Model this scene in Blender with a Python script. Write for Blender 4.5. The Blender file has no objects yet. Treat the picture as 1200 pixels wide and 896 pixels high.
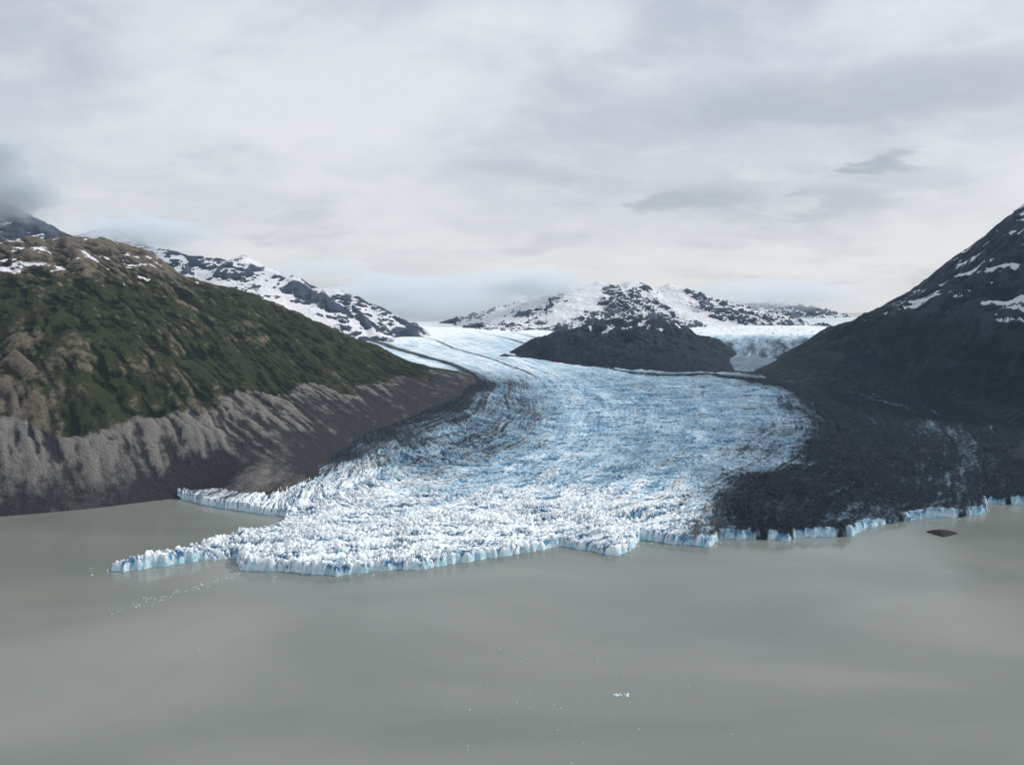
import bpy, math, numpy as np
from mathutils import Vector
rng=np.random.default_rng(7)
# ---------------- camera (1 unit = 10 m) ----------------
H=60.0; F=942.0; PITCH=math.atan(88/942)
cp,sp=math.cos(PITCH),math.sin(PITCH)
def ray(px,py):
    u=(px-600)/F; v=(py-448)/F
    return u, cp-v*sp, -sp-v*cp
def at(px,py,y):
    a,b,c=ray(px,py); k=y/b
    return (a*k,y,H+c*k)
def water(px,py,z=0.0):
    a,b,c=ray(px,py); k=-(H-z)/c
    return (a*k,b*k,z)
GY=np.array([0,180,250,444,570,900,1200,3000.]); GZ=np.array([2.5,3,5.5,19,27,36.5,42,46.])
def G1(y): return np.interp(y,GY,GZ)
def ice(px,py):
    a,b,c=ray(px,py)
    ys=np.linspace(100,2500,6000); z=H+c/b*ys
    i=np.argmax(z<G1(ys)); y=ys[i]
    return (a/b*y,y,float(G1(y)))
# ---------------- noise ----------------
TR=np.random.default_rng(99).uniform(0,1,(256,256)).astype(np.float32)
TC=np.cos(TR*2*np.pi);TS=np.sin(TR*2*np.pi)
def hashi(i,j,s):
    return TR[(i+s*37)&255,(j+s*91)&255]
def perlin(x,y,s=0):
    xi=np.floor(x).astype(np.int32);yi=np.floor(y).astype(np.int32);fx=(x-xi).astype(np.float32);fy=(y-yi).astype(np.float32)
    u=fx*fx*fx*(fx*(fx*6-15)+10);v=fy*fy*fy*(fy*(fy*6-15)+10)
    x0=(xi+s*37)&255;x1=(x0+1)&255;y0=(yi+s*91)&255;y1=(y0+1)&255
    def g(i,j,dx,dy): return TC[i,j]*dx+TS[i,j]*dy
    return ((g(x0,y0,fx,fy)*(1-u)+g(x1,y0,fx-1,fy)*u)*(1-v)+(g(x0,y1,fx,fy-1)*(1-u)+g(x1,y1,fx-1,fy-1)*u)*v)*1.5
def fbm(x,y,o=5,s=0,g=.5):
    r=0;a=1;f=1;n=0
    for k in range(o):
        r=r+a*perlin(x*f+k*17.3,y*f-k*9.1,s+k);n+=a;a*=g;f*=2.03
    return r/n
def ridged(x,y,o=5,s=0,g=.5):
    r=0;a=1;f=1;n=0
    for k in range(o):
        r=r+a*(1-2*np.abs(perlin(x*f+k*7.3,y*f-k*19.1,s+k)));n+=a;a*=g;f*=2.05
    return r/n
def worley(x,y,s=0):
    xi=np.floor(x).astype(np.int32);yi=np.floor(y).astype(np.int32)
    f1=np.full(x.shape,9.,np.float32);f2=f1.copy();idv=np.zeros(x.shape,np.float32)
    for a in(-1,0,1):
        for b in(-1,0,1):
            cx=xi+a;cy=yi+b
            dx=cx+hashi(cx,cy,s)-x;dy=cy+hashi(cx,cy,s+5)-y
            d=np.sqrt(dx*dx+dy*dy);r=hashi(cx,cy,s+9)
            m=d<f1
            f2=np.where(m,f1,np.minimum(f2,d));idv=np.where(m,r,idv);f1=np.where(m,d,f1)
    return f1,f2,idv
def ss(a,b,x):
    t=np.clip((x-a)/(b-a),0,1);return t*t*(3-2*t)
def blur(Z,r):
    for ax in(0,1):
        for _ in range(2):
            p=np.pad(Z,[(r+1,r) if k==ax else (0,0) for k in(0,1)],mode='edge').cumsum(ax)
            n=Z.shape[ax]
            Z=(np.take(p,range(2*r+1,2*r+1+n),ax)-np.take(p,range(0,n),ax))/(2*r+1)
    return Z
# ---------------- thin plate spline ----------------
class TPS:
    def __init__(s,P,V,reg=1e-3):
        P=np.array(P)/100.;V=np.array(V,float);n=len(P);s.P=P
        A=np.zeros((n+3,n+3));A[:n,:n]=s.k(P[:,None],P[None])+reg*np.eye(n)
        A[:n,n]=1;A[:n,n+1:]=P;A[n,:n]=1;A[n+1:,:n]=P.T
        s.w=np.linalg.solve(A,np.concatenate([V,[0,0,0]]))
    def k(s,a,b):
        r2=((a-b)**2).sum(-1)+1e-12
        return r2*np.log(r2)*.5
    def __call__(s,X,Y):
        # evaluated on a coarse lattice then bilinearly refined (the spline is smooth)
        n=len(s.P);x0,x1,y0,y1=X.min(),X.max(),Y.min(),Y.max()
        gx=np.linspace(x0,x1,220);gy=np.linspace(y0,y1,320)
        A,B=np.meshgrid(gx/100,gy/100)
        r=s.w[n]+s.w[n+1]*A+s.w[n+2]*B
        for i in range(n):
            r2=(A-s.P[i,0])**2+(B-s.P[i,1])**2+1e-12
            r=r+s.w[i]*r2*np.log(r2)*.5
        u=(X-x0)/(x1-x0)*219;v=(Y-y0)/(y1-y0)*319
        i=np.clip(u.astype(int),0,218);j=np.clip(v.astype(int),0,318);u=u-i;v=v-j
        return (r[j,i]*(1-u)+r[j,i+1]*u)*(1-v)+(r[j+1,i]*(1-u)+r[j+1,i+1]*u)*v
# ---------------- mesh ----------------
def grid_mesh(name,X,Y,Z,attrs,mat,keep=None,smooth=True):
    ny,nx=X.shape
    idx=np.arange(ny*nx).reshape(ny,nx)
    q=np.stack([idx[:-1,:-1],idx[:-1,1:],idx[1:,1:],idx[1:,:-1]],-1).reshape(-1,4)
    if keep is not None:
        k=keep.ravel();q=q[k[q].any(1)]
    used=np.zeros(ny*nx,bool);used[q.ravel()]=True
    rm=np.cumsum(used)-1;q=rm[q]
    co=np.stack([X.ravel(),Y.ravel(),Z.ravel()],-1)[used].astype(np.float32)
    me=bpy.data.meshes.new(name);me.vertices.add(len(co));me.vertices.foreach_set('co',co.ravel())
    me.loops.add(len(q)*4);me.loops.foreach_set('vertex_index',q.ravel().astype(np.int32))
    me.polygons.add(len(q));me.polygons.foreach_set('loop_start',(np.arange(len(q))*4).astype(np.int32))
    me.update(calc_edges=True)
    me.polygons.foreach_set('use_smooth',np.full(len(q),smooth))
    for n,a in attrs.items():
        at_=me.attributes.new(n,'FLOAT','POINT');at_.data.foreach_set('value',a.ravel()[used].astype(np.float32))
    me.materials.append(mat)
    ob=bpy.data.objects.new(name,me);bpy.context.scene.collection.objects.link(ob)
    return ob
# ---------------- material helper ----------------
class M:
    def __init__(s,name):
        s.m=bpy.data.materials.new(name);s.m.use_nodes=True;s.t=s.m.node_tree
        s.b=s.t.nodes['Principled BSDF'];s.tc=s.t.nodes.new('ShaderNodeTexCoord')
    def n(s,ty): return s.t.nodes.new(ty)
    def put(s,sock,v):
        if isinstance(v,bpy.types.NodeSocket): s.t.links.new(v,sock)
        elif isinstance(v,(tuple,list)): sock.default_value=(*v,1) if len(v)==3 and sock.type=='RGBA' else v
        else: sock.default_value=v
    def attr(s,nm):
        a=s.n('ShaderNodeAttribute');a.attribute_name=nm;return a.outputs['Fac']
    def math(s,op,a,b=0,c=0,clamp=False):
        m=s.n('ShaderNodeMath');m.operation=op;m.use_clamp=clamp
        s.put(m.inputs[0],a);s.put(m.inputs[1],b);s.put(m.inputs[2],c);return m.outputs[0]
    def noise(s,scale,det=5,rough=.55,stretch=(1,1,1),dist=0,off=(0,0,0)):
        mp=s.n('ShaderNodeMapping');mp.inputs['Scale'].default_value=stretch;mp.inputs['Location'].default_value=off
        s.t.links.new(s.tc.outputs['Object'],mp.inputs[0])
        x=s.n('ShaderNodeTexNoise');x.inputs['Scale'].default_value=scale;x.inputs['Detail'].default_value=det
        x.inputs['Roughness'].default_value=rough;x.inputs['Distortion'].default_value=dist
        s.t.links.new(mp.outputs[0],x.inputs['Vector']);return x.outputs[0]
    def rng(s,v,a,b,c=0,d=1):
        m=s.n('ShaderNodeMapRange');m.interpolation_type='SMOOTHSTEP'
        s.put(m.inputs[0],v)
        for i,k in enumerate((a,b,c,d)): m.inputs[i+1].default_value=k
        return m.outputs[0]
    def mix(s,f,a,b):
        m=s.n('ShaderNodeMix');m.data_type='RGBA'
        s.put(m.inputs[0],f);s.put(m.inputs[6],a);s.put(m.inputs[7],b);return m.outputs[2]
    def nz(s):
        g=s.n('ShaderNodeNewGeometry');x=s.n('ShaderNodeSeparateXYZ');s.t.links.new(g.outputs['Normal'],x.inputs[0]);return x.outputs[2]
    def bump(s,h,st,dist):
        b=s.n('ShaderNodeBump');b.inputs['Strength'].default_value=st;b.inputs['Distance'].default_value=dist
        s.put(b.inputs['Height'],h);s.t.links.new(b.outputs[0],s.b.inputs['Normal'])
    def out(s,col,rough=.9,spec=.2):
        s.put(s.b.inputs['Base Color'],col);s.put(s.b.inputs['Roughness'],rough);s.put(s.b.inputs['Specular IOR Level'],spec)
        return s.m

# glacier ice
m=M('glacier_ice')
deb=m.attr('debris');cav=m.attr('cav');tone=m.attr('tone')
n1=m.noise(.9,4,.7);n3=m.noise(3.0,2,.6,off=(7,3,1))
tt_=m.math('ADD',tone,m.math('MULTIPLY_ADD',n1,1.0,-.5))
top=m.mix(m.rng(tt_,0,.5),(.19,.29,.38),(.43,.61,.73))
top=m.mix(m.rng(tt_,.42,.9),top,(.84,.90,.92))
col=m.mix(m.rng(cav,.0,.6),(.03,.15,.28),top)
face=m.mix(m.rng(n1,.35,.65),(.26,.62,.78),(.78,.88,.92))
dm=m.math('ADD',m.math('MULTIPLY',deb,1.3),m.math('MULTIPLY_ADD',n1,1.4,-.87))
col=m.mix(m.math('MULTIPLY',m.rng(m.nz(),.55,.15),.85),col,face)
dcol=m.mix(m.rng(n3,.35,.65),(.006,.009,.015),(.030,.036,.046))
dcol=m.mix(m.math('MULTIPLY',m.rng(tt_,.35,1.0),.5),dcol,(.11,.125,.14))
df=m.rng(dm,.05,.95)
col=m.mix(df,col,dcol)
m.bump(m.math('ADD',n1,m.math('MULTIPLY',n3,.4)),.7,.5)
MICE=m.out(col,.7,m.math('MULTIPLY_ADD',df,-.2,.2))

def rock_mat(name,kind):
    m=M(name)
    sn=m.attr('snow');vg=m.attr('veg');mo=m.attr('moraine');cu=m.attr('curv')
    b=m.noise(.35,6,.65);c=m.noise(1.6,3,.65,off=(3,1,4))
    a=m.noise(.06,4,.6,off=(1,8,0)) if kind=='left' else b
    if kind=='left':
        r0,r1,g0,g1,m0,m1=(.040,.036,.030),(.165,.142,.112),(.008,.014,.008),(.042,.052,.026),(.040,.042,.046),(.21,.202,.19)
    elif kind=='right':
        r0,r1,g0,g1,m0,m1=(.008,.013,.024),(.038,.048,.068),(.006,.012,.014),(.016,.025,.026),(.014,.018,.025),(.038,.044,.052)
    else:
        r0,r1,g0,g1,m0,m1=(.020,.033,.060),(.07,.09,.13),(.03,.035,.03),(.05,.06,.045),(.05,.05,.055),(.09,.09,.095)  # far rock: aerial haze painted in as a blue tint
    cn=m.math('MULTIPLY',cu,.16)
    rock=m.mix(m.rng(m.math('ADD',b,cn),.3,.7),r0,r1)
    gm=m.math('ADD',m.math('ADD',m.math('MULTIPLY',b,.35),m.math('MULTIPLY',c,.3)),m.math('ADD',m.math('MULTIPLY',a,.35),cn))
    vegc=m.mix(m.rng(gm,.36,.64),g0,g1)
    if kind=='left': vegc=m.mix(m.rng(m.noise(.11,5,.6,off=(4,2,9)),.52,.72,0,.5),vegc,(.065,.060,.040))
    mor=m.mix(m.rng(m.math('ADD',m.math('ADD',m.math('MULTIPLY',b,.4),m.math('MULTIPLY',a,.6)),cn),.35,.65),m0,m1)
    bb=m.math('MULTIPLY_ADD',b,.9,-.45); cc=m.math('MULTIPLY_ADD',c,.5,-.25)
    v=m.rng(m.math('ADD',m.math('ADD',vg,bb),cc),.25,.6)
    col=m.mix(v,rock,vegc)
    col=m.mix(m.rng(m.math('ADD',mo,m.math('MULTIPLY',bb,1.0)),.35,.6),col,mor)
    s=m.rng(m.math('ADD',sn,m.math('ADD',m.math('MULTIPLY',bb,.35),m.math('MULTIPLY',cc,.3))),.46,.54)
    col=m.mix(s,col,(.8,.83,.87))
    m.bump(m.math('ADD',b,m.math('MULTIPLY',c,.5)),.9,2.2)
    return m.out(col,.95,.04)
ML=rock_mat('hillside_rock_and_scrub','left');MR=rock_mat('dark_mountain_rock','right');MF=rock_mat('snowy_mountain_rock','far')

# ---------------- glacier layout ----------------
fr=[(217,586,0),(250,594,0),(290,600,0),(338,606,0),(322,611,2.4),(285,619,2.4),(232,630,2.4),(214,641,2.0),(165,652,2.0),(115,660,1.8),(107,664,1),(108,671,0),(150,669,0),(200,663,0),(240,657,0),(274,655,0),(279,669,0),(340,671,0),(395,675,0),(440,670,0),(500,667,0),(560,657,0),(620,648,0),(660,640,0),(700,648,0),(722,653,0),(745,643,0),(752,632,0),(790,638,0),(835,641,0),(845,632,0),(880,632,0),(925,634,0),(940,630,0),(1000,629,0),(1020,618,0),(1080,608,0),(1130,606,0),(1160,600,0),(1158,590,0),(1200,592,0),(1260,588,0)]
FW=[water(*p)[:2] for p in fr];front=[(p[0],p[1]) for p in fr]
poly=np.array([(-135,275)]+FW+[(260,260),(330,330),(420,600),(900,1500),(-900,1500),(-500,700),(-250,420)])
def seg_d(X,Y,a,b):
    dx,dy=b[0]-a[0],b[1]-a[1];t=np.clip(((X-a[0])*dx+(Y-a[1])*dy)/(dx*dx+dy*dy),0,1)
    return np.hypot(X-a[0]-t*dx,Y-a[1]-t*dy),t
def sdf(X,Y,P,closed=True):
    d=np.full(X.shape,1e9);ins=np.zeros(X.shape,bool);n=len(P)
    for i in range(n if closed else n-1):
        a=P[i];b=P[(i+1)%n];d=np.minimum(d,seg_d(X,Y,a,b)[0])
        if closed:
            c=((a[1]>Y)!=(b[1]>Y))
            ins^=c&(X<(b[0]-a[0])*(Y-a[1])/((b[1]-a[1])+1e-9)+a[0])
    return np.where(ins,d,-d) if closed else d
flows=[(0.0,[(440,400),(505,420),(556,440),(562,450),(540,466),(480,491),(430,511),(370,546),(300,567),(220,585)]),
(.15,[(480,398),(560,425),(600,455),(605,480),(580,505),(500,532),(400,562),(320,590),(150,655)]),
(.35,[(510,396),(590,422),(650,455),(665,490),(640,530),(540,580),(420,620),(300,665)]),
(.55,[(530,393),(620,421),(720,450),(770,480),(760,520),(700,570),(620,615),(560,655)]),
(.70,[(545,390),(660,425),(790,443),(880,470),(900,500),(870,535),(800,580),(740,640)]),
(.77,[(555,388),(700,430),(830,440),(915,455),(952,490),(935,525),(875,560),(845,590),(838,630)]),
(.88,[(565,386),(740,433),(850,439),(960,456),(1035,490),(1060,530),(1055,570),(1000,625)]),
(.94,[(570,384),(760,434),(880,440),(1000,460),(1100,490),(1135,530),(1140,570),(1125,605)]),
(1.0,[(575,383),(780,435),(890,438),(1000,455),(1100,470),(1165,492),(1205,530),(1230,580)])]
P=[];T=[];S=[]
for t,l in flows:
    w=np.array([ice(*p)[:2] for p in l]);L=np.concatenate([[0],np.cumsum(np.hypot(*np.diff(w,axis=0).T))])
    L=L-L[-1]
    for i in range(len(w)):
        P.append(w[i]);T.append(t);S.append(L[i])
tT=TPS(P,T,1e-3);tS=TPS(P,S,1e-2)

rows=[165.]
while rows[-1]<1480:
    y=rows[-1]; rows.append(y+ (0.28 if y<270 else .28+(y-270)*.0032))
rows=np.array(rows);cols=np.linspace(0,1,1080)
xl=np.interp(rows,[150,200,260,450,600,1500],[-100,-110,-140,-130,-220,-800])
xr=np.interp(rows,[150,200,260,450,600,1500],[110,165,230,260,300,850])
X=xl[:,None]+(xr-xl)[:,None]*cols;Y=np.repeat(rows[:,None],len(cols),1)
sd=sdf(X,Y,poly)
dfr=sdf(X,Y,FW,False)
t=tT(X,Y);s=tS(X,Y)
rg=ss(.72,.80,t)
sdn=sd+1.0*fbm(X/6,Y/6,3,3)+.5*perlin(X/1.6,Y/1.6,9)
base=np.minimum(G1(Y),2.15+.35*fbm(X/12,Y/12,2,4)+.10*dfr)
wt=t*190
wx=wt+4*fbm(X/9,Y/9,3,21);wy=s+4*fbm(X/9,Y/9,3,31)
far=ss(640,400,Y)
f1,f2,idv=worley(wx/1.55,wy/1.0,2); g1,g2,idg=worley(X/.8+.4*perlin(X,Y,4),Y/.8,6)
gap=ss(.0,.4,f2-f1); gap2=ss(0,.4,g2-g1)
crev=ridged(wx/20,wy/2.4,3,44,.6)
near=ss(130,15,dfr)*(1-.35*rg)
amp=(.30+.48*near)*far
big=fbm(X/11,Y/11,4,41)
loc=.55+.9*ss(-.3,.35,fbm(X/17,Y/17,3,43))
ice_h=amp*loc*(idv*.6+.4*idg+.7*gap+.35*gap2-.9)-(.38+.40*near)*ss(.3,.85,crev)*far+1.1*big*far+.5*fbm(X/4,Y/4,3,46)*far*near
ice_h+=1.0*far*fbm(wt/30,s/9,3,51)+.8*far*(1-near)*fbm(wt/7,s/60,3,52)
ice_h*=.35+.65*ss(.0,.09,t)
und=ss(-.15,1.2,sdn)
Z=(base+ice_h)*und-2.0*(1-und)
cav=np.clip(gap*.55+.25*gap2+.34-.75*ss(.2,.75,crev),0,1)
strk=fbm(wt/5,s/70,5,61,.65)
strk2=fbm(wt/1.4,s/26,4,71,.6)
cross=fbm(wt/16,s/3.0,4,75,.6)
tn=t+.006*fbm(X/8,Y/8,3,81)+.012*fbm(X/40,Y/40,2,83)
tt=[-.3,0,.03,.08,.13,.2,.27,.35,.5,.62,.72,.765,.785,.80,.865,.885,.92,.95,.975,1.0,1.3]
dd=[1,1,.85,.58,.60,.48,.36,.18,.18,.25,.42,.60,.95,1.1,1.08,.95,.84,.90,1.0,1.1,1.2]
deb=np.interp(tn,tt,dd)
toe=ss(60,8,dfr+14*fbm(X/25,Y/25,3,66))*ss(.8,.7,tn)
patch=fbm(X/28,Y/28,4,67)
deb=deb+ .55*strk*ss(.0,.1,deb)+.42*strk2*(1-.5*toe)+.25*cross+.3*patch
for tc_,w_,a_ in((.165,.005,.22),(.225,.005,.15)):
    deb+=a_*np.exp(-((t+.004*fbm(X/10,Y/10,3,97)-tc_)/w_)**2)*(1-toe)*(.6+.8*fbm(s/20,wt*0+tc_*90,3,98))
deb=deb-.5*toe*ss(.78,.6,tn)
deb=deb-1.1*ss(2.0,.6,sdn)*ss(-.35,.05,fbm(X/9,Y/9,3,68))*ss(-135,-90,X)
upper=ss(430,520,Y)
thin=np.exp(-((tn-.80)/.02)**2)+ .9*np.exp(-((tn-.30)/.012)**2)+np.exp(-((tn-1.0)/.03)**2)+np.exp(-((tn-.0)/.03)**2)
trib=ss(105,135,X)*ss(480,510,Y)
deb=deb*(1-upper)+upper*(thin*.8+.25*strk+.14)*ss(1000,600,Y)+.35*trib
Z+=np.clip(deb-.7,0,.5)*1.5*far*und
tone=.38+.60*toe+.15*near-.20*ss(.42,.6,tn)*(1-toe)+.7*strk+.4*strk2+.35*cross+.3*big+upper*.22+ss(600,950,Y)*.7-.4*trib
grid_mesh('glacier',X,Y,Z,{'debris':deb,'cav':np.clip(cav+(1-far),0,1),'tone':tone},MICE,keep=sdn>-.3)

# ---------------- mountains ----------------
def edge_offset(pts,off,dz):
    out=[]
    for i in range(len(pts)):
        a=pts[max(i-1,0)];b=pts[min(i+1,len(pts)-1)]
        dx,dy=b[0]-a[0],b[1]-a[1];l=math.hypot(dx,dy)+1e-6
        out.append((pts[i][0]+dy/l*off,pts[i][1]-dx/l*off,pts[i][2]+dz))
    return out
def tps3(pts,reg=1e-3):
    a=np.array(pts);return TPS(a[:,:2],a[:,2],reg)
def gridxy(x0,x1,nx,y0,y1,ny):
    return np.meshgrid(np.linspace(x0,x1,nx),np.linspace(y0,y1,ny))
def steep(X,Y,Z):
    gy=np.gradient(Z,Y[:,0],axis=0);gx=np.gradient(Z,X[0],axis=1);return np.hypot(gx,gy),gx,gy
def curv(Z,r1=3,r2=12): return np.clip((Z-blur(Z,r1))*1.5+(Z-blur(Z,r2))*.7,-2,2)
# left hillside
shore=[water(*p) for p in[(-120,612),(-60,609),(0,605),(60,600),(130,593),(205,584)]]
edge=[ice(*p) for p in[(300,566),(370,546),(430,511),(480,491),(540,466),(562,449),(548,437)]]
allow=shore+edge
crest=[at(*p) for p in[(-120,503,241),(0,501,243),(60,505,248),(150,498,259),(230,482,276),(300,460,312),(400,448,366),(470,441,420)]]
sky_l=[at(*p) for p in[(-200,276,370),(-100,286,385),(0,292,400),(60,291,405),(100,287,410),(150,293,415),(200,317,425),(250,337,430),(300,355,440),(350,373,445),(400,393,455),(440,409,465),(480,429,478)]]
back=[(p[0]-40,p[1]+130,p[2]-50) for p in sky_l[::2]]
f=tps3(allow+crest+sky_l+back+edge_offset(allow,28,-14)+[(-20,520,8),(20,470,0),(-50,560,5)])
X,Y=gridxy(-380,25,860,200,600,860)
B=f(X,Y)
crz=np.interp(X,[p[0] for p in crest],[p[2] for p in crest])
hz=ss(0,13,B-G1(Y)*ss(-110,-95,X))
e=.6*X+.8*Y+5*fbm(X/25,Y/25,5,5,.55);pp=.8*X-.6*Y
gul=ridged(e/6.5,pp/50,5,7,.55);gulb=ridged(e/17,pp/60,4,77,.5);gul2=ridged((e+.25*pp)/34,pp/150,5,17,.55)
mz=ss(crz+2.5,crz-2.5,B+9*fbm(X/30,Y/30,6,91,.6)+3*gul)
rock_r=ridged(X/46+.7*fbm(X/50,Y/50,3,1),Y/40+.7*fbm(X/50,Y/50,3,8),7,13,.55)
up=ss(8,55,B)
N=hz*(mz*(1.9*gul*(.5+ss(-.3,.4,fbm(X/25,Y/25,3,95)))+2.6*gulb+1.2*fbm(X/14,Y/14,5,92,.6))+(1-mz)*(3.2*gul2+1.0*gul))+up*(3.5*fbm(X/55,Y/55,6,3,.55)+3.6*rock_r)
N+=.8*fbm(X/5,Y/5,5,19,.6)*hz
Z=B+N-up*2.2
sl,gx,gy=steep(X,Y,Z);cv=curv(Z)
big=fbm(X/38,Y/38,6,23,.6)
veg=.95-ss(62,88,Z+18*big)*.85+.90*big-.40*ss(.7,1.3,sl)-.20*cv-.55*ss(-120,-175,X)*ss(62,30,Z)
veg=veg*(1-mz*.8)
snow=ss(62,76,Z+8*big)*(.31+.95*fbm(X/14,Y/8,4,27)-.07*cv)-.2*ss(.6,1.1,sl)
low=mz*ss(14,3,B-G1(Y)*ss(-110,-95,X))*ss(-120,-90,X)
grid_mesh('green_hillside',X,Y,Z,{'snow':snow,'veg':veg,'moraine':mz,'curv':cv*1.4-.45*ss(-120,-40,X)*mz+.2*ss(-120,-160,X)*mz-.7*low+.9*low*fbm(X/5,Y/9,4,99)},ML)  # curv also carries moraine tone: sunlit left painted lighter, darker toward the ice

# right mountain
edr=[ice(*p) for p in[(885,438),(1000,456),(1100,470),(1165,492)]]+[water(1215,560)[:2]+(8,)]+[(215,262,3),(240,230,0)]
skr=[at(*p) for p in[(1330,158,440),(1260,212,445),(1200,257,455),(1170,272,465),(1140,295,480),(1080,334,520),(1040,361,545),(1000,378,565),(960,394,565),(930,407,560),(900,428,530)]]
backr=[(p[0]+30,p[1]+140,p[2]-40) for p in skr[::2]]
ins=[(p[0]-25,p[1]-14,p[2]-16) for p in edr]
f=tps3(edr+skr+backr+ins+[(330,240,30),(420,300,75)])
X,Y=gridxy(120,520,600,215,760,800)
B=f(X,Y);hz=ss(0,26,B-G1(Y))
N=hz*(8*ridged(X/55+.6*fbm(X/50,Y/50,3,2),Y/80+.5*fbm(X/50,Y/50,3,4),7,33,.56)+5*fbm(X/35,Y/35,6,37,.6))
Z=B+N-3.5*hz
sl,gx,gy=steep(X,Y,Z);cv=curv(Z)
snow=ss(38,62,Z)*(.32+.95*fbm((X+Y*.5)/6,(Y-X*.3)/34,5,39)-.07*cv)-.1*ss(1.0,1.6,sl)
veg=.6*ss(70,35,Z)+.7*fbm(X/30,Y/30,5,45)
grid_mesh('dark_mountain',X,Y,Z,{'snow':snow,'veg':veg,'moraine':.6*ss(12,2,B-G1(Y)),'curv':cv},MR)

# nunatak
ed=[ice(*p) for p in[(596,416),(640,424),(700,431),(780,436),(862,438)]]
rd=[at(*p) for p in[(592,411,560),(615,402,580),(650,390,600),(700,379,610),(735,375,610),(765,375,605),(800,384,600),(830,394,590),(855,406,570),(875,428,545)]]
bk=[(p[0]*1.1,p[1]+90,15) for p in rd]
ins=[(p[0],p[1]-25,p[2]-10) for p in ed]+[(-40,580,10),(190,560,8)]
f=tps3(ed+rd+bk+ins)
X,Y=gridxy(-25,200,520,460,720,420)
B=f(X,Y);hz=ss(-2,14,B-G1(Y))
Z=B+hz*(4.0*ridged(X/30,Y/45,6,53,.55)+3.5*fbm(X/25,Y/30,6,57,.6))-2
sl,gx,gy=steep(X,Y,Z);cv=curv(Z)
snow=ss(32,48,Z)*(.30+.85*fbm(X/9,Y/14,5,59)-.07*cv)
grid_mesh('rocky_nunatak',X,Y,Z,{'snow':snow,'veg':.2+.5*fbm(X/30,Y/30,3,63),'moraine':0*Z,'curv':cv},MR)

# tributary icefall
a=[at(*p) for p in[(850,432,520),(880,434,505),(910,436,500),(845,410,580),(885,408,585),(925,408,580),(830,393,660),(880,390,670),(940,390,670),(820,386,800),(880,383,820),(960,383,820),(1000,380,1000),(820,381,1000)]]
f=tps3(a)
X,Y=gridxy(110,330,420,480,1010,520)
fall=ss(700,600,Y)
Z=f(X,Y)+.9*fbm(X/5,Y/3,4,67)+.9*fbm(X/30,Y/12,4,68)-3*ss(515,490,Y)
xx=X-.30*(Y-500)-8*fbm(X/50,Y/50,3,3)
deb=.50+.7*fbm(xx/7,Y/90,4,69,.6)+.25*fbm(X/6,Y/3,4,73)
grid_mesh('tributary_glacier',X,Y,Z,{'debris':deb*fall-.2*(1-fall),'cav':ss(-.5,.1,fbm(X/4,Y/2,3,70)),'tone':.15+.6*fbm(xx/9,Y/50,4,72)+1.0*(1-fall)},MICE)

# snowy ranges
def rangemesh(name,ridges,slope,x0,x1,nx,y0,y1,ny,A,seed,snowb,fs=30):
    X,Y=gridxy(x0,x1,nx,y0,y1,ny)
    wx=X+14*fbm(X/70,Y/70,5,seed+1);wy=Y+14*fbm(X/70,Y/70,5,seed+2)
    Z=np.full(X.shape,-50.);D=np.full(X.shape,1e9)
    for R in ridges:
        for p,q in zip(R[:-1],R[1:]):
            d,t=seg_d(wx,wy,p,q);h=p[2]+(q[2]-p[2])*t
            Z=np.maximum(Z,h-slope*d*(1-.0012*np.minimum(d,300)));D=np.minimum(D,d)
    k=ss(0,45,D)*.8+.2
    Z=Z+A*k*(ridged(X/60,Y/60,7,seed,.52)-.15)+.25*A*k*fbm(X/14,Y/14,4,seed+5,.5)
    sl,gx,gy=steep(X,Y,Z);cv=curv(Z,2,8)
    snow=snowb+.75*fbm(X/fs,Y/fs/1.3,5,seed+9,.55)-.6*ss(.55,1.1,sl)+.12*ss(30,80,Z)-.05*cv
    return grid_mesh(name,X,Y,Z,{'snow':snow,'veg':0*Z-.5,'moraine':0*Z,'curv':cv},MF)
RA=[at(*p) for p in[(-260,190,700),(-80,215,700),(0,236,690),(30,248,690),(60,265,680),(90,280,670),(140,306,650)]]
rangemesh('snowy_peak',[RA],.75,-760,-150,480,560,900,320,14,101,.40)
RB=[at(*p) for p in[(60,280,880),(115,270,880),(135,268,870),(160,282,860),(200,295,850),(240,301,830),(265,306,815),(290,297,800),(312,313,800),(345,331,800),(375,338,800),(400,341,800),(425,352,800),(450,363,790),(475,376,780),(500,392,770)]]
spurs=[[at(290,306,800),at(330,350,740),at(400,400,690)],[at(400,348,800),at(440,385,730)],[at(200,301,850),at(250,340,740)]]
rangemesh('snowy_mountain_range',[RB]+spurs,.62,-620,-40,640,600,1080,480,15,111,.53)
RC=[at(*p) for p in[(560,397,960),(580,380,1000),(610,365,1020),(640,347,1040),(668,335,1040),(685,346,1040),(700,329,1040),(718,345,1050),(730,340,1060),(742,329,1060),(760,341,1060),(785,332,1060),(805,342,1060),(830,357,1060),(855,369,1040),(880,380,1020)]]
sc=[[at(700,341,1040),at(680,365,960),at(640,395,900)],[at(785,344,1060),at(800,370,960),at(850,385,900)],[at(640,353,1040),at(600,385,940)],[at(525,382,1130),at(548,368,1150),at(570,362,1150),at(600,366,1130)]]
rangemesh('snowy_mountain_range',[RC]+sc,.42,-200,420,680,820,1300,480,15,121,.74,48)
RD=[at(*p) for p in[(820,372,1500),(860,360,1500),(880,350,1500),(905,347,1500),(930,357,1500),(960,371,1500),(1020,378,1500)]]
RE=[at(*p) for p in[(400,350,1500),(440,340,1500),(500,352,1500),(545,338,1500),(600,350,1500),(700,345,1500)]]
rangemesh('snowy_mountain_range',[RD,RE],.4,-520,800,660,1250,1700,280,16,131,.70,45)

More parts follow.
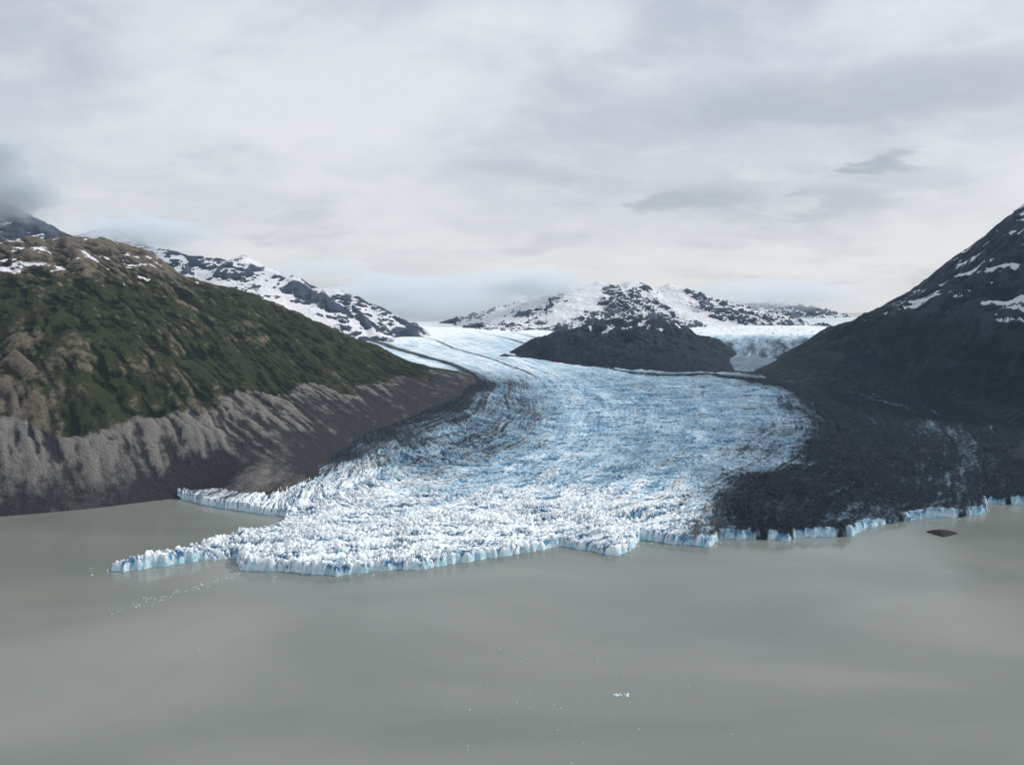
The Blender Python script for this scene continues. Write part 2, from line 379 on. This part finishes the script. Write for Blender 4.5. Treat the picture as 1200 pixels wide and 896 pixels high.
# ---------------- water ----------------
me=bpy.data.meshes.new('lake_water');s_=9000
me.from_pydata([(-s_,-s_,0),(s_,-s_,0),(s_,s_,0),(-s_,s_,0)],[],[(0,1,2,3)])
lw=bpy.data.objects.new('lake_water',me);bpy.context.scene.collection.objects.link(lw)
m=M('silty_water')
a=m.noise(.012,4,.5,(1,1.8,1),.6);w=m.noise(.9,3,.6,(1,1.6,1))
col=m.mix(m.rng(a,.35,.65),(.155,.172,.152),(.205,.222,.200))
m.bump(w,.10,.12)
m.out(col,m.rng(m.noise(.02,3,.5,(1,1.8,1),off=(5,9,0)),.3,.7,.12,.22),.5);m.b.inputs['IOR'].default_value=1.33
me.materials.append(m.m)

# ---------------- islet & floes ----------------
def lump(c,r,h,seed,n=10,m_=28):
    vs=[];fs=[]
    for i in range(n+1):
        for j in range(m_):
            th=2*math.pi*j/m_;k=i/n
            q=1+.22*math.sin(3*th+seed)+.12*math.sin(7*th+2*seed)
            vs.append((c[0]+r[0]*q*math.cos(th)*k,c[1]+r[1]*q*math.sin(th)*k,c[2]+h*(1-k**2)*(1+.12*k*math.sin(5*th+k*9+seed))-.12*h*k))
    for i in range(n):
        for j in range(m_):
            fs.append((i*m_+j,(i+1)*m_+j,(i+1)*m_+(j+1)%m_,i*m_+(j+1)%m_))
    return vs,fs
c=water(1104,625);vs,fs=lump(c,(3.6,2.6),1.1,1)
me=bpy.data.meshes.new('rock_islet');me.from_pydata(vs,[],fs);ob=bpy.data.objects.new('rock_islet',me);bpy.context.scene.collection.objects.link(ob)
m=M('wet_rock');n=m.noise(1.5,6);m.bump(n,1,.5);me.materials.append(m.out(m.mix(n,(.015,.015,.018),(.04,.038,.036)),.8,.1))
VS=[];FS=[]
def addf(px,py,r,h):
    c=water(px,py);k=len(VS);r=r*rng.uniform(.7,1.3)
    n=5;a0=rng.uniform(0,6);
    for j in range(n):
        th=a0+2*math.pi*j/n;q=r*rng.uniform(.6,1.1);VS.append((c[0]+q*math.cos(th),c[1]+q*.8*math.sin(th),-.03))
    for j in range(n):
        th=a0+2*math.pi*j/n;q=r*rng.uniform(.3,.6);VS.append((c[0]+q*math.cos(th),c[1]+q*.8*math.sin(th),h*rng.uniform(.5,1.1)))
    for j in range(n): FS.append((k+j,k+(j+1)%n,k+n+(j+1)%n,k+n+j))
    FS.append(tuple(k+n+j for j in range(n)))
for i in range(60):
    q=rng.uniform();addf(118+160*q+rng.normal(0,5),720-45*q+rng.normal(0,2.0),rng.uniform(.08,.26),rng.uniform(.05,.15))
for i in range(34): addf(rng.normal(660,70),rng.normal(835,35),rng.uniform(.06,.16),.08)
for i in range(14): addf(727+rng.normal(0,5),814+rng.normal(0,.7),rng.uniform(.15,.35),.15)
for i in range(40): addf(rng.uniform(0,1200),rng.uniform(690,890),rng.uniform(.04,.1),.05)
for i in range(70):
    j=rng.integers(10,len(front)-3);q=rng.uniform();p0,p1=front[j],front[j+1]
    addf(p0[0]+(p1[0]-p0[0])*q,p0[1]+(p1[1]-p0[1])*q+abs(rng.normal(2,2)),rng.uniform(.1,.3),.12)
me=bpy.data.meshes.new('ice_floes');me.from_pydata(VS,[],FS);ob=bpy.data.objects.new('ice_floes',me);bpy.context.scene.collection.objects.link(ob)
m=M('floe_ice');me.materials.append(m.out(m.mix(m.noise(2,3),(.55,.72,.78),(.8,.85,.88)),.5))

# ---------------- low clouds ----------------
import bmesh
def cloud(c,r,dens,seed,thr=.45,sc=1.6,em=.40,tint=(.72,.86,1,1)):
    bm=bmesh.new();bmesh.ops.create_icosphere(bm,subdivisions=3,radius=1)
    me=bpy.data.meshes.new('low_cloud');bm.to_mesh(me);bm.free()
    ob=bpy.data.objects.new('low_cloud',me);ob.location=c;ob.scale=r;bpy.context.scene.collection.objects.link(ob)
    mt=bpy.data.materials.new('cloud_vapour');mt.use_nodes=True;nt=mt.node_tree;nt.nodes.clear();N=nt.nodes.new;L=nt.links.new
    o=N('ShaderNodeOutputMaterial');v=N('ShaderNodeVolumePrincipled');v.inputs['Color'].default_value=tint;v.inputs['Anisotropy'].default_value=.0
    tc=N('ShaderNodeTexCoord');ln=N('ShaderNodeVectorMath');ln.operation='LENGTH';L(tc.outputs['Object'],ln.inputs[0])
    mp=N('ShaderNodeMapping');mp.inputs['Location'].default_value=(seed,seed*2.1,0);mp.inputs['Scale'].default_value=(1,1,1.0);L(tc.outputs['Object'],mp.inputs[0])
    nz=N('ShaderNodeTexNoise');nz.inputs['Scale'].default_value=sc;nz.inputs['Detail'].default_value=4;nz.inputs['Roughness'].default_value=.6;L(mp.outputs[0],nz.inputs['Vector'])
    def mm(op,a,b):
        q=N('ShaderNodeMath');q.operation=op
        for i,x in enumerate((a,b)):
            if isinstance(x,(int,float)): q.inputs[i].default_value=x
            else: L(x,q.inputs[i])
        return q.outputs[0]
    fall=N('ShaderNodeMapRange');fall.interpolation_type='SMOOTHSTEP';L(ln.outputs['Value'],fall.inputs[0]);fall.inputs[1].default_value=1;fall.inputs[2].default_value=.1;fall.inputs[3].default_value=-.5;fall.inputs[4].default_value=.25
    nn=mm('ADD',mm('MULTIPLY',nz.outputs[0],1.8),-.4)
    d=mm('MAXIMUM',mm('SUBTRACT',mm('ADD',nn,fall.outputs[0]),thr),0)
    dn=mm('MULTIPLY',d,dens)
    L(dn,v.inputs['Density']);L(mm('MULTIPLY',dn,em),v.inputs['Emission Strength']);v.inputs['Emission Color'].default_value=(.84,.92,1,1)  # vapour glows: emission stands in for multiply scattered light
    L(v.outputs[0],o.inputs['Volume']);me.materials.append(mt)
cloud((-120,1170,66),(290,190,58),.045,1.3,.16,2.2,.30)
cloud((20,1000,88),(120,70,26),.10,4.1,.18,2.4,.32)
cloud((-430,660,156),(80,60,55),.14,6.7,.20,2.4,.12)
cloud((-375,830,136),(100,60,26),.10,9.2,.20,2.4,.30)
cloud((-190,790,98),(100,50,18),.04,15.2,.30,2.4,.36)
cloud((430,1330,80),(330,90,40),.04,12.2,.24,2.4,.34)

# thin homogeneous haze
bm=bmesh.new();bmesh.ops.create_cube(bm,size=1)
me=bpy.data.meshes.new('air_haze');bm.to_mesh(me);bm.free()
hzb=bpy.data.objects.new('air_haze',me);hzb.scale=(4000,2600,300);hzb.location=(0,900,150.5);bpy.context.scene.collection.objects.link(hzb)
mt=bpy.data.materials.new('haze');mt.use_nodes=True;nt=mt.node_tree;nt.nodes.clear()
o=nt.nodes.new('ShaderNodeOutputMaterial');v=nt.nodes.new('ShaderNodeVolumeScatter');v.inputs['Density'].default_value=.00014;v.inputs['Color'].default_value=(.55,.78,1,1);v.inputs['Anisotropy'].default_value=.0
nt.links.new(v.outputs[0],o.inputs['Volume']);me.materials.append(mt)

# ---------------- sun + sky ----------------
sun_dir=Vector((.80,.28,.62)).normalized()
elev=math.asin(sun_dir.z)
sl_=bpy.data.lights.new('sun','SUN');sl_.energy=3.4;sl_.angle=math.radians(3);sl_.color=(1,.97,.93)
so=bpy.data.objects.new('sun',sl_);so.rotation_euler=sun_dir.to_track_quat('Z','Y').to_euler();bpy.context.scene.collection.objects.link(so)
w=bpy.data.worlds.new('World');bpy.context.scene.world=w;w.use_nodes=True;nt=w.node_tree;nt.nodes.clear()
N_=nt.nodes.new;Lk=nt.links.new
o=N_('ShaderNodeOutputWorld');bg=N_('ShaderNodeBackground');Lk(bg.outputs[0],o.inputs[0])
sk=N_('ShaderNodeTexSky');sk.sky_type='NISHITA';sk.sun_disc=False;sk.sun_elevation=elev;sk.sun_rotation=math.atan2(sun_dir.x,sun_dir.y)
tc=N_('ShaderNodeTexCoord');sx=N_('ShaderNodeSeparateXYZ');Lk(tc.outputs['Generated'],sx.inputs[0])
def mth(op,a,b=0,c=0,cl=False):
    q=N_('ShaderNodeMath');q.operation=op;q.use_clamp=cl
    for i,vv in enumerate((a,b,c)):
        if isinstance(vv,(int,float)): q.inputs[i].default_value=vv
        else: Lk(vv,q.inputs[i])
    return q.outputs[0]
zc=mth('ADD',mth('MAXIMUM',sx.outputs[2],0),.22)
cx=mth('DIVIDE',sx.outputs[0],zc);cy=mth('DIVIDE',sx.outputs[1],zc)
cv=N_('ShaderNodeCombineXYZ');Lk(cx,cv.inputs[0]);Lk(cy,cv.inputs[1])
def wn(scale,det,rough,stretch,off,dist=0):
    mp=N_('ShaderNodeMapping');mp.inputs['Scale'].default_value=stretch;mp.inputs['Location'].default_value=off
    Lk(cv.outputs[0],mp.inputs[0]);x=N_('ShaderNodeTexNoise');x.inputs['Scale'].default_value=scale;x.inputs['Detail'].default_value=det;x.inputs['Roughness'].default_value=rough;x.inputs['Distortion'].default_value=dist
    Lk(mp.outputs[0],x.inputs['Vector']);return x.outputs[0]
def mr(v,a,b,c=0,d=1):
    q=N_('ShaderNodeMapRange');q.interpolation_type='SMOOTHSTEP';Lk(v,q.inputs[0])
    for i,k in enumerate((a,b,c,d)): q.inputs[i+1].default_value=k
    return q.outputs[0]
def mx(f,a,b):
    q=N_('ShaderNodeMix');q.data_type='RGBA'
    for i,vv in((0,f),(6,a),(7,b)):
        if isinstance(vv,tuple): q.inputs[i].default_value=(*vv,1)
        elif isinstance(vv,float): q.inputs[i].default_value=vv
        else: Lk(vv,q.inputs[i])
    return q.outputs[2]
c1=wn(1.0,7,.55,(1,1,1),(2,1,0),.4);c2=wn(1.9,7,.56,(.8,1,1),(9,4,0),.3);c3=wn(6,5,.58,(.8,1,1),(3,7,0),.3)
cc=mx(mr(sx.outputs[2],.0,.42),(.72,.765,.82),(.53,.565,.68))
cc=mx(mr(c1,.40,.62,0,.9),cc,(.83,.87,.92))
cc=mx(mr(c2,.48,.68,0,.6),cc,(.49,.53,.62))
cc=mx(mr(c3,.45,.72,0,.36),cc,(.88,.91,.95))
def blob(px,py,wx_,wz_,stg):
    global cc
    d=Vector(ray(px,py)).normalized()
    nx=mth('MULTIPLY_ADD',c3,.2,-.1);n2_=mth('MULTIPLY_ADD',c2,.08,-.04)
    a=mth('DIVIDE',mth('SUBTRACT',mth('ADD',sx.outputs[0],nx),d.x),wx_);b=mth('DIVIDE',mth('SUBTRACT',mth('ADD',sx.outputs[2],n2_),d.z),wz_)
    r=mth('ADD',mth('MULTIPLY',a,a),mth('MULTIPLY',b,b))
    fr_=mth('MULTIPLY',mth('GREATER_THAN',sx.outputs[1],0),mr(mth('SUBTRACT',r,mth('MULTIPLY_ADD',c3,3.0,-1.5)),1.5,-.2,0,stg))
    cc=mx(fr_,cc,(.42,.46,.53))
blob(1048,183,.034,.013,.95);blob(825,236,.075,.026,.85);blob(985,236,.06,.024,.7);blob(1010,110,.22,.03,.6)
skm=N_('ShaderNodeMix');skm.data_type='RGBA';skm.blend_type='MULTIPLY';skm.inputs[0].default_value=1;Lk(sk.outputs[0],skm.inputs[6]);skm.inputs[7].default_value=(.1,.1,.1,1)
fin=mx(.90,skm.outputs[2],cc)
Lk(fin,bg.inputs[0]);bg.inputs[1].default_value=1

cam=bpy.data.cameras.new('camera');co=bpy.data.objects.new('camera',cam);bpy.context.scene.collection.objects.link(co)
co.location=(0,0,H);co.rotation_euler=(math.pi/2-PITCH,0,0);cam.lens=36*F/1200;cam.sensor_width=36;cam.clip_start=1;cam.clip_end=20000
sc_=bpy.context.scene;sc_.camera=co
sc_.view_settings.view_transform='Standard';sc_.view_settings.look='None';sc_.view_settings.exposure=0
